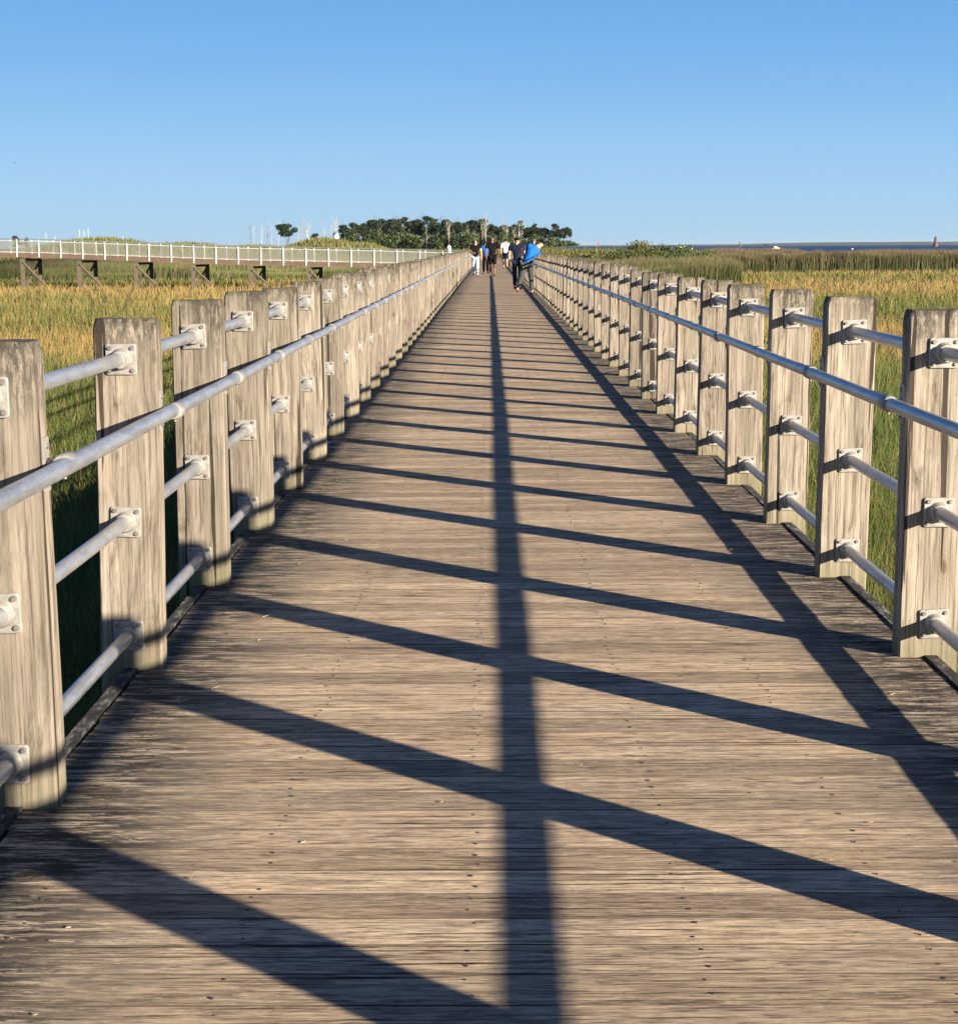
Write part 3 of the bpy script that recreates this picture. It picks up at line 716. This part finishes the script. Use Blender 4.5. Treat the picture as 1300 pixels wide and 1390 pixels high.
# ------------------------------------------------------------------ boats, lighthouses, far shore
M['mast'] = simple('mast_aluminium', (.45, .47, .5), .5)
def sailboat(x, Y, top, label):
    r = empty('sailboat', (px(x, Y), Y, SEA + .1), .9); tag(r, label, 'boat', 'moored sailboats behind the dune')
    mb = MB(); L = 4.5; prof = [(-L, .8), (-L * .4, 1.35), (L * .3, 1.25), (L * .8, .6), (L * 1.05, .05)]; vs = []
    for xx, w in prof: vs += [(xx, -w, .9), (xx, -w * .6, -.1), (xx, w * .6, -.1), (xx, w, .9)]
    fs = [(4 * i + j, 4 * i + 4 + j, 4 * i + 5 + j, 4 * i + 1 + j) for i in range(4) for j in range(3)] + [(4 * i, 4 * i + 3, 4 * i + 7, 4 * i + 4) for i in range(4)] + [(0, 1, 2, 3)]
    mb.add(vs, fs); mb.box(-1.5, 1.6, -.7, .7, .9, 1.35); mb.build('hull', M['white_metal'], r)
    hm = top - SEA
    mb = MB(); mb.tube([(.4, 0, .8), (.4, 0, hm)], [.11, .07], 8); mb.tube([(.4, 0, 2), (-3.6, 0, 2.1)], .1, 6)
    mb.tube([(.4, 0, hm * .96), (L, 0, .9)], .016, 4); mb.tube([(.4, 0, hm * .96), (-L, 0, .9)], .016, 4); mb.build('mast', M['mast'], r)
for x, ty in [(68, 311), (80, 316), (113, 307), (119, 308), (125, 305), (171, 316)]:
    sailboat(x, 560, z_at(ty + 2.5, 560), 'white mast of a moored sailboat whose hull is hidden behind the dune')
def motorboat(x, Y, sc, label, rz=0):
    r = empty('motorboat', (px(x, Y), Y, SEA), rz); r.scale = (sc,) * 3; tag(r, label, 'boat')
    mb = MB(); vs = []
    for xx, w, z in ((-4, 1.2, 1.1), (0, 1.4, 1.2), (3, 1.0, 1.5), (4.6, .05, 1.8)): vs += [(xx, -w, z), (xx, -w * .6, -.1), (xx, w * .6, -.1), (xx, w, z)]
    mb.add(vs, [(4 * i + j, 4 * i + 4 + j, 4 * i + 5 + j, 4 * i + 1 + j) for i in range(3) for j in range(3)] + [(4 * i, 4 * i + 3, 4 * i + 7, 4 * i + 4) for i in range(3)] + [(0, 1, 2, 3)])
    mb.build('hull', M['white_metal'], r)
    mb = MB(); mb.box(-1.6, 1.4, -.9, .9, 1.15, 2.4); mb.box(-1.9, 1.1, -1.0, 1.0, 2.4, 2.55); mb.build('cabin', M['white_metal'], r)
motorboat(924, 1000, 1.15, 'white motorboat on the water above the green bush')
motorboat(1047, 1300, .9, 'small white boat far out above the brown reeds', .5)
motorboat(1150, 1200, .35, 'tiny pale boat far out between the reeds and the lighthouse', 1.)
M['red'] = simple('dark_red_paint', (.16, .035, .03), .7)
M['darkstone'] = simple('dark_stone', (.09, .06, .055), .8)
def lighthouse(x, Y, top, label):
    hh = top - SEA; r = empty('lighthouse', (px(x, Y), Y, SEA)); tag(r, label, 'lighthouse')
    mb = MB(); mb.tube([(0, 0, -1), (0, 0, hh * .1), (0, 0, hh * .16), (0, 0, hh * .2)], [hh * .24, hh * .26, hh * .24, hh * .26], 16); mb.build('caisson', M['red'], r)
    mb = MB(); mb.tube([(0, 0, hh * .19), (0, 0, hh * .4), (0, 0, hh * .72)], [hh * .22, hh * .17, hh * .11], 12)
    mb.tube([(0, 0, hh * .72), (0, 0, hh * .75)], hh * .2, 12); mb.build('tower', M['darkstone'], r)
    mb = MB(); mb.tube([(0, 0, hh * .75), (0, 0, hh * .87), (0, 0, hh * .97)], [hh * .1, hh * .1, hh * .015], 10); mb.build('lantern', M['darkstone'], r)
lighthouse(1261, 2600, z_at(320 + 2.9, 2600), 'larger dark lighthouse on a red base out at sea near the right edge')
lighthouse(999.5, 4200, z_at(327.5 + 1.6, 4200), 'tiny dark lighthouse far out on the horizon above the brown reeds')
def tower(x, Y, top):
    r = empty('white_tower', (px(x, Y), Y, z_at(340, Y))); tag(r, 'small white tower with a dark top beside the round dark tree', 'tower')
    h = top - z_at(340, Y); mb = MB(); mb.tube([(0, 0, 0), (0, 0, h * .8)], [1.3, 1.0], 10); mb.build('wall', M['white_metal'], r)
    mb = MB(); mb.tube([(0, 0, h * .8), (0, 0, h * .9), (0, 0, h)], [1.1, 1.0, .1], 10); mb.build('roof', M['steel'], r)
tower(458.5, 590, z_at(313, 590))
def shore(x0, x1, Y, prof, name='far_shore'):
    t = M['shore']; mb = MB(); n = len(prof); vs = []
    for i, h in enumerate(prof):
        X = px(x0 + (x1 - x0) * i / (n - 1), Y); vs += [(X, Y, SEA - 1), (X, Y + 150, z_at(334, Y) + h), (X, Y + 900, z_at(334, Y) + h * .9), (X, Y + 1200, SEA - 1)]
    mb.add(vs, [(4 * i + j, 4 * i + 4 + j, 4 * i + 5 + j, 4 * i + 1 + j) for i in range(n - 1) for j in range(3)]); o = mb.build(name, t); tag(o, kind='structure')
M['shore'] = simple('far_woodland', (.05, .075, .05), .9, 0, .3, .01)
rs = random.Random(9)
shore(1040, 1420, 8200, [3 + 8 * math.sin(PI * .5 * min(1, (i + 2) / 14.)) + rs.uniform(0, 1.5) for i in range(40)], 'far_hills')
shore(760, 1036, 8200, [1.0 + rs.uniform(0, 1.2) + (2 if i > 18 else 0) for i in range(30)], 'far_shore')
# gulls
def bird(x, y, Y, label):
    mb = MB(); r = empty('gull', (px(x, Y), Y, z_at(y, Y) )); tag(r, label, 'bird')
    mb.tube([(-.22, 0, 0), (-.1, 0, .02), (.08, 0, .02), (.2, 0, .03), (.27, 0, .03)], [.01, .055, .06, .035, .008], 8); mb.build('body', M['bolt'], r)
    for s in (-1, 1):
        w = MB(); w.add([(-.07, 0, .03), (.08, 0, .03), (.06, s * .3, .13), (-.05, s * .3, .13), (-.12, s * .62, .06), (0, s * .58, .07),
                         (-.07, 0, .045), (.08, 0, .045), (.06, s * .3, .142), (-.05, s * .3, .142)], [(0, 1, 2, 3), (3, 2, 5, 4), (6, 9, 8, 7), (0, 6, 7, 1), (1, 7, 8, 2), (0, 3, 9, 6)]); w.build('wing', M['bolt'], r)
    r.rotation_euler = (.2, 0, .5)
bird(32, 221, 330, 'small dark gull high on the far left above the raised walkway')
bird(8, 281, 360, 'lowest dark gull at the left edge of the sky')
bird(674, 264, 380, 'tiny gull above the middle of the island wood')

# ------------------------------------------------------------------ people
def skin_mesh(chains, yflat=None, sub=2):
    """chains: list of (points, radii) ; consecutive points are joined, equal points are shared"""
    V = []; R = []; E = []; idx = {}
    for pts, rad in chains:
        prev = None
        for p, r in zip(pts, rad):
            k = tuple(round(c, 4) for c in p)
            if k not in idx: idx[k] = len(V); V.append(k); R.append(r)
            if prev is not None and prev != idx[k]: E.append((prev, idx[k]))
            prev = idx[k]
    me = bpy.data.meshes.new('s'); me.from_pydata(V, E, []); o = bpy.data.objects.new('s', me); COL.objects.link(o)
    o.modifiers.new('k', 'SKIN'); sm = o.modifiers.new('u', 'SUBSURF'); sm.levels = sm.render_levels = sub
    if not me.skin_vertices:
        bm = bmesh.new(); bm.from_mesh(me); bm.verts.layers.skin.verify(); bm.to_mesh(me); bm.free()
    for i, r in enumerate(R):
        sv = me.skin_vertices[0].data[i]; sv.radius = (r, r) if not hasattr(r, '__len__') else r; sv.use_root = (i == 0)
    bpy.context.view_layer.update(); dg = bpy.context.evaluated_depsgraph_get()
    out = bpy.data.meshes.new_from_object(o.evaluated_get(dg)); bpy.data.objects.remove(o)
    out.polygons.foreach_set('use_smooth', [True] * len(out.polygons)); return out
def join_meshes(name, mes, mat):
    bm = bmesh.new()
    for m in mes: bm.from_mesh(m)
    me = bpy.data.meshes.new(name); bm.to_mesh(me); bm.free(); me.polygons.foreach_set('use_smooth', [True] * len(me.polygons)); me.materials.append(mat); return me
def cm(name, c, rough=.85):
    m = simple(name, c, rough, 0, .12, 30); m.node_tree.nodes['Principled BSDF'].inputs['Specular IOR Level'].default_value = .12; return m
SKIN_L = cm('fair_skin', (.55, .30, .20), .55); SKIN_D = cm('brown_skin', (.20, .10, .065), .55)
EYE = cm('eye', (.03, .02, .02), .3)
def person(loc, facing, ht, skin, shirt, legs, hair, shoes, label, J=None, sleeve=.5, shorts=False, bald=False, extra=None, long_hair=False):
    """body axes: +y is where the chest points; facing = rotation about z; J overrides joints (unit height)"""
    j = dict(pel=(0, 0, .53), bel=(0, .005, .62), che=(0, 0, .745), nk=(0, .0, .845), hd=(0, .012, .905), cr=(0, .005, .955),
             shL=(-.108, 0, .80), shR=(.108, 0, .80), elL=(-.135, -.02, .63), elR=(.135, -.02, .63), wrL=(-.135, .03, .49), wrR=(.135, .03, .49),
             hpL=(-.05, 0, .50), hpR=(.05, 0, .50), knL=(-.055, .04, .28), knR=(.055, -.02, .28), anL=(-.055, .05, .05), anR=(.06, -.09, .065))
    j.update(J or {})
    v = {k: Vector(p) for k, p in j.items()}
    root = empty('person', loc, facing); root.scale = (ht,) * 3; tag(root, label, 'person')
    lp = lambda a, b, t: tuple(v[a].lerp(v[b], t)); P = lambda k: tuple(v[k])
    head_up = (v['cr'] - v['nk']).normalized()
    fw = Vector((0, 1, 0)) if 'face' not in j else Vector(j['face']).normalized()
    ch = [([P('pel'), P('bel'), P('che'), P('nk'), P('hd'), P('cr')], [.07, .062, .078, .028, .050, .042])]
    for s in 'LR':
        hand = v['wr' + s] + (v['wr' + s] - v['el' + s]).normalized() * .045
        ch.append(([P('che'), P('sh' + s), lp('sh' + s, 'el' + s, .5), P('el' + s), lp('el' + s, 'wr' + s, .4), P('wr' + s), tuple(hand)], [.078, .036, .030, .024, .023, .015, .019]))
        toe = v['an' + s] + Vector((0, .07, -.032))
        ch.append(([P('pel'), P('hp' + s), lp('hp' + s, 'kn' + s, .5), P('kn' + s), lp('kn' + s, 'an' + s, .35), P('an' + s), tuple(toe)], [.07, .052, .045, .032, .033, .019, .016]))
    ms = [skin_mesh(ch)]
    # nose, ears, fingers
    hd = v['hd']; side = fw.cross(head_up).normalized()
    ms.append(skin_mesh([([tuple(hd + fw * .042 + head_up * .006), tuple(hd + fw * .056 - head_up * .006)], [.009, .009])], sub=1))
    for sg in (-1, 1): ms.append(skin_mesh([([tuple(hd + side * sg * .047 + head_up * .010), tuple(hd + side * sg * .052 - head_up * .010)], [.008, .006])], sub=1))
    for s in 'LR':
        d = (v['wr' + s] - v['el' + s]).normalized(); hb = v['wr' + s] + d * .045; acr = d.cross(Vector((1, 0, .01))).normalized(); inw = d.cross(acr).normalized()
        for q, (o_, L_) in enumerate(((-.0135, .036), (-.0045, .042), (.0045, .040), (.0135, .031))):
            a = hb + acr * o_ + d * .006; b = a + d * L_ * .55 + inw * .003; c_ = b + d * L_ * .4 + inw * .010
            ms.append(skin_mesh([([tuple(a), tuple(b), tuple(c_)], [.0055, .005, .0042])], sub=1))
        a = v['wr' + s] + d * .018 + acr * .012; ms.append(skin_mesh([([tuple(a), tuple(a + d * .018 + acr * .016), tuple(a + d * .04 + acr * .018)], [.007, .006, .005])], sub=1))
    link('body', join_meshes('body', ms, skin), None, root)
    em = MB()
    for sg in (-1, 1):
        c_ = hd + fw * .045 + side * sg * .018 + head_up * .012; em.tube([c_ - fw * .004, c_ + fw * .003], [.007, .004], 8)
    c_ = hd + fw * .045 - head_up * .020; em.tube([c_ - side * .012, c_ + side * .012], .003, 6)
    em.build('face_features', EYE, root)
    # shirt
    sc = [([lp('pel', 'bel', -.25), P('pel'), P('bel'), P('che'), lp('che', 'nk', .75)], [.082, .086, .080, .092, .036])]
    for s in 'LR': sc.append(([P('che'), P('sh' + s), lp('sh' + s, 'el' + s, sleeve)], [.092, .052, .043]))
    m = skin_mesh(sc); link('shirt', join_meshes('shirt', [m], shirt), None, root)
    tc = []
    for s in 'LR':
        if shorts: tc.append(([P('pel'), P('hp' + s), lp('hp' + s, 'kn' + s, .5), lp('hp' + s, 'kn' + s, .93)], [.078, .062, .058, .052]))
        else: tc.append(([P('pel'), P('hp' + s), lp('hp' + s, 'kn' + s, .5), P('kn' + s), lp('kn' + s, 'an' + s, .5), lp('kn' + s, 'an' + s, .96)], [.078, .062, .053, .043, .039, .034]))
    link('shorts' if shorts else 'trousers', join_meshes('legs', [skin_mesh(tc)], legs), None, root)
    for s in 'LR':
        a = v['an' + s]; m = skin_mesh([([tuple(a + Vector((0, -.02, -.022))), tuple(a + Vector((0, .03, -.026))), tuple(a + Vector((0, .085, -.034)))], [.024, .026, .019])], sub=1)
        link('shoe', join_meshes('shoe', [m], shoes), None, root)
    if not bald:
        hc = [([tuple(hd - fw * .030 - head_up * .018), tuple(hd - fw * .020 + head_up * .022), tuple(v['cr'] - fw * .010 + head_up * .002)], [.056, .066, .054])]
        if long_hair: hc.append(([tuple(hd - fw * .012 + head_up * .012), tuple(hd - fw * .045 - head_up * .03)], [.055, .03]))
        link('hair', join_meshes('hair', [skin_mesh(hc)], hair), None, root)
    return root
def gpos(x, yfeet):
    Y = 1.42 * 2300. / (yfeet - 334.); Y *= 1.0; return (px(x, Y), Y, 0)
BLK = cm('black_cotton', (.005, .005, .007)); NAVY = cm('navy_cotton', (.012, .016, .035)); BLUE = cm('bright_blue_jersey', (.004, .10, .36), .6)
WHT = cm('white_cotton', (.78, .76, .76)); JEANS = cm('light_denim', (.42, .52, .62)); CHAR = cm('charcoal_cotton', (.05, .055, .06)); DBL = cm('navy_shorts_cotton', (.02, .04, .12))
HAIR = cm('dark_hair', (.012, .010, .009), .6); HAIRB = cm('brown_hair', (.05, .03, .02), .6); GREYH = cm('grey_hair', (.16, .15, .15), .6)
SHB = cm('black_shoes', (.02, .02, .02), .5); SHW = cm('white_shoes', (.6, .6, .6), .5); SHR = cm('brown_shoes', (.16, .05, .03), .5)
walk = dict(anL=(-.05, .10, .045), knL=(-.05, .075, .28), anR=(.05, -.10, .075), knR=(.05, .01, .285), elL=(-.15, -.05, .64), wrL=(-.145, -.04, .49), elR=(.15, .02, .635), wrR=(.14, .10, .52))
person(gpos(645.5, 374.4), PI, 1.77, SKIN_L, BLK, JEANS, HAIRB, SHB, 'woman in a black shirt and light jeans walking towards the camera',
       dict(walk, elR=(.155, -.02, .64), wrR=(.07, .12, .63), elL=(-.15, -.03, .64), wrL=(-.165, .05, .5)), sleeve=.45)
person(gpos(659, 371), 0.1, 1.72, SKIN_L, BLUE, BLK, HAIRB, SHB, 'person in a blue shirt and black trousers partly hidden behind the man in black', walk)
person(gpos(668, 375.6), 0, 1.90, SKIN_D, BLK, BLK, HAIR, SHB, 'broad man in black shirt and black shorts seen from behind', dict(walk, shL=(-.122, 0, .80), shR=(.122, 0, .80)), sleeve=.75, shorts=True, bald=True)
person(gpos(685.5, 364), 0, 1.93, SKIN_L, WHT, DBL, HAIR, SHB, 'man in a white shirt and navy shorts seen from behind, farthest of the group', walk, sleeve=.7, shorts=True)
person(gpos(701.5, 391.5), -.15, 1.79, SKIN_L, NAVY, NAVY, HAIR, SHB, 'man in navy shirt and dark trousers seen from behind beside the leaning man',
       dict(elL=(-.15, -.02, .63), wrL=(-.15, .02, .48), knR=(.055, .02, .28), anR=(.06, -.04, .05), shL=(-.12, 0, .80), shR=(.12, 0, .80)), sleeve=.6)
person(gpos(724, 370), 0, 1.86, SKIN_L, BLK, BLK, GREYH, SHB, 'grey haired person almost hidden behind the leaning man in blue', walk)
lean = dict(pel=(0.0, 0, .50), bel=(.035, .03, .585), che=(.11, .06, .695), nk=(.20, .10, .775), hd=(.247, .135, .805), cr=(.272, .145, .848),
            shL=(.045, .03, .762), shR=(.168, .075, .668), elL=(-.075, .05, .72), wrL=(-.06, .13, .62), elR=(.225, .10, .53), wrR=(.175, .14, .47),
            hpL=(-.05, 0, .48), hpR=(.05, 0, .48), knL=(-.085, -.03, .26), anL=(-.13, -.16, .09), knR=(.07, .04, .265), anR=(.085, .0, .05), face=(.5, .85, -.35))
bp = person((px(714, 50.4), 50.4, 0), -.12, 1.86, SKIN_L, BLUE, CHAR, HAIR, SHR, 'man in a bright blue shirt and charcoal trousers leaning over the right railing', lean, sleeve=.55)
mb = MB(); mb.tube([(-.09, -.03, .53), (-.03, -.088, .525), (.05, -.085, .56), (.115, -.02, .60), (.08, .08, .58), (0, .09, .54), (-.08, .05, .53), (-.09, -.03, .53)], .008, 6); mb.build('waist_strap', BLK, bp)
person((px(810.5, 340), 340, z_at(341, 340)), .3, 1.75, SKIN_L, cm('rust_cotton', (.25, .09, .06)), CHAR, HAIRB, SHB, 'distant person in a rust shirt standing beyond the scrub right of the boardwalk', walk)
person((px(608, 119.5), 124., .02), 1.2, 1.7, SKIN_L, WHT, CHAR, HAIRB, SHB, 'distant person in white on the raised walkway where it meets the boardwalk', walk)

# ------------------------------------------------------------------ sea air
hz = MB(); hz.box(-18000, 18000, -400, 28000, -6, 60); hm = bpy.data.materials.new('sea_haze'); hm.use_nodes = True; hn = hm.node_tree
hn.nodes.remove(hn.nodes['Principled BSDF']); pv = hn.nodes.new('ShaderNodeVolumePrincipled'); pv.inputs['Color'].default_value = (.75, .87, 1, 1)
pv.inputs['Density'].default_value = 2.2e-5; pv.inputs['Anisotropy'].default_value = .2; hn.links.new(pv.outputs[0], hn.nodes['Material Output'].inputs['Volume'])
tag(hz.build('haze', hm), kind='stuff')

# ------------------------------------------------------------------ light, sky, camera
sd = Vector((1.0, -.93, .352)).normalized()
el = math.asin(sd.z); az = math.atan2(sd.x, sd.y)
L = bpy.data.lights.new('sun', 'SUN'); L.energy = 5.0; L.angle = math.radians(.53); L.color = (1.0, .86, .68)
lo = bpy.data.objects.new('sun', L); COL.objects.link(lo); lo.rotation_euler = sd.to_track_quat('Z', 'Y').to_euler(); lo.location = (20, -20, 30)
EXPO = 1.5
W = bpy.data.worlds.new('World'); S.world = W; W.use_nodes = True; nt = W.node_tree
sk = nt.nodes.new('ShaderNodeTexSky'); sk.sky_type = 'NISHITA'; sk.sun_disc = False; sk.sun_elevation = el; sk.sun_rotation = az
sk.air_density = 1.0; sk.dust_density = .6; sk.ozone_density = 2.0; sk.altitude = 0
bg = nt.nodes['Background']
tcw = nt.nodes.new('ShaderNodeTexCoord'); sx = nt.nodes.new('ShaderNodeSeparateXYZ'); nt.links.new(tcw.outputs['Generated'], sx.inputs[0])
rp = nt.nodes.new('ShaderNodeValToRGB'); nt.links.new(sx.outputs[2], rp.inputs[0]); es = rp.color_ramp.elements
SKY = [(0.0, (.41, .66, .88)), (.045, (.31, .58, .90)), (.10, (.185, .45, .85)), (.145, (.135, .38, .79)), (.35, (.040, .13, .38)), (1.0, (.009, .034, .14))]
while len(es) < len(SKY): es.new(.5)
for e_, (p_, c_) in zip(es, SKY): e_.position = p_; e_.color = (*c_, 1)
ms = nt.nodes.new('ShaderNodeVectorMath'); ms.operation = 'SCALE'; nt.links.new(rp.outputs[0], ms.inputs[0]); ms.inputs['Scale'].default_value = 10. / 2 ** EXPO
sm_ = nt.nodes.new('ShaderNodeVectorMath'); sm_.operation = 'SCALE'; nt.links.new(sk.outputs[0], sm_.inputs[0]); sm_.inputs['Scale'].default_value = .75
mxw = nt.nodes.new('ShaderNodeMix'); mxw.data_type = 'RGBA'; mxw.inputs[0].default_value = .94
nt.links.new(sm_.outputs[0], mxw.inputs[6]); nt.links.new(ms.outputs[0], mxw.inputs[7]); nt.links.new(mxw.outputs[2], bg.inputs[0]); bg.inputs[1].default_value = .1
c = bpy.data.cameras.new('camera'); co = bpy.data.objects.new('camera', c); COL.objects.link(co); S.camera = co
c.sensor_fit = 'HORIZONTAL'; c.sensor_width = 36; c.lens = 2300. / 1300. * 36; c.clip_start = .05; c.clip_end = 40000
f_, cx_, cy_, roll = 2300., 650., 695., .0047
def lev(p):
    x = p[0] - cx_; y = p[1] - cy_; C_, S_ = math.cos(roll), math.sin(roll); return (C_ * x - S_ * y, S_ * x + C_ * y)
v = lev((664, 334)); pit = math.atan(-v[1] / f_)
def ray(p):
    x, y = lev(p); return Vector((x, f_ * math.cos(pit) - y * math.sin(pit), -f_ * math.sin(pit) - y * math.cos(pit)))
r0 = ray((664, 334)); yaw = math.atan2(r0.x, r0.y); Rz = Matrix.Rotation(yaw, 3, 'Z')
fwd = (Rz @ ray((cx_, cy_))).normalized(); rgt = (Rz @ (ray((cx_ + 1, cy_)) - ray((cx_, cy_)))).normalized(); up = rgt.cross(fwd)
Mx = Matrix((rgt, up, -fwd)).transposed().to_4x4(); Mx.translation = (0, 0, H); co.matrix_world = Mx
S.render.resolution_x = 957; S.render.resolution_y = 1024
S.view_settings.view_transform = 'Standard'; S.view_settings.look = 'None'; S.view_settings.exposure = EXPO; S.view_settings.gamma = 1
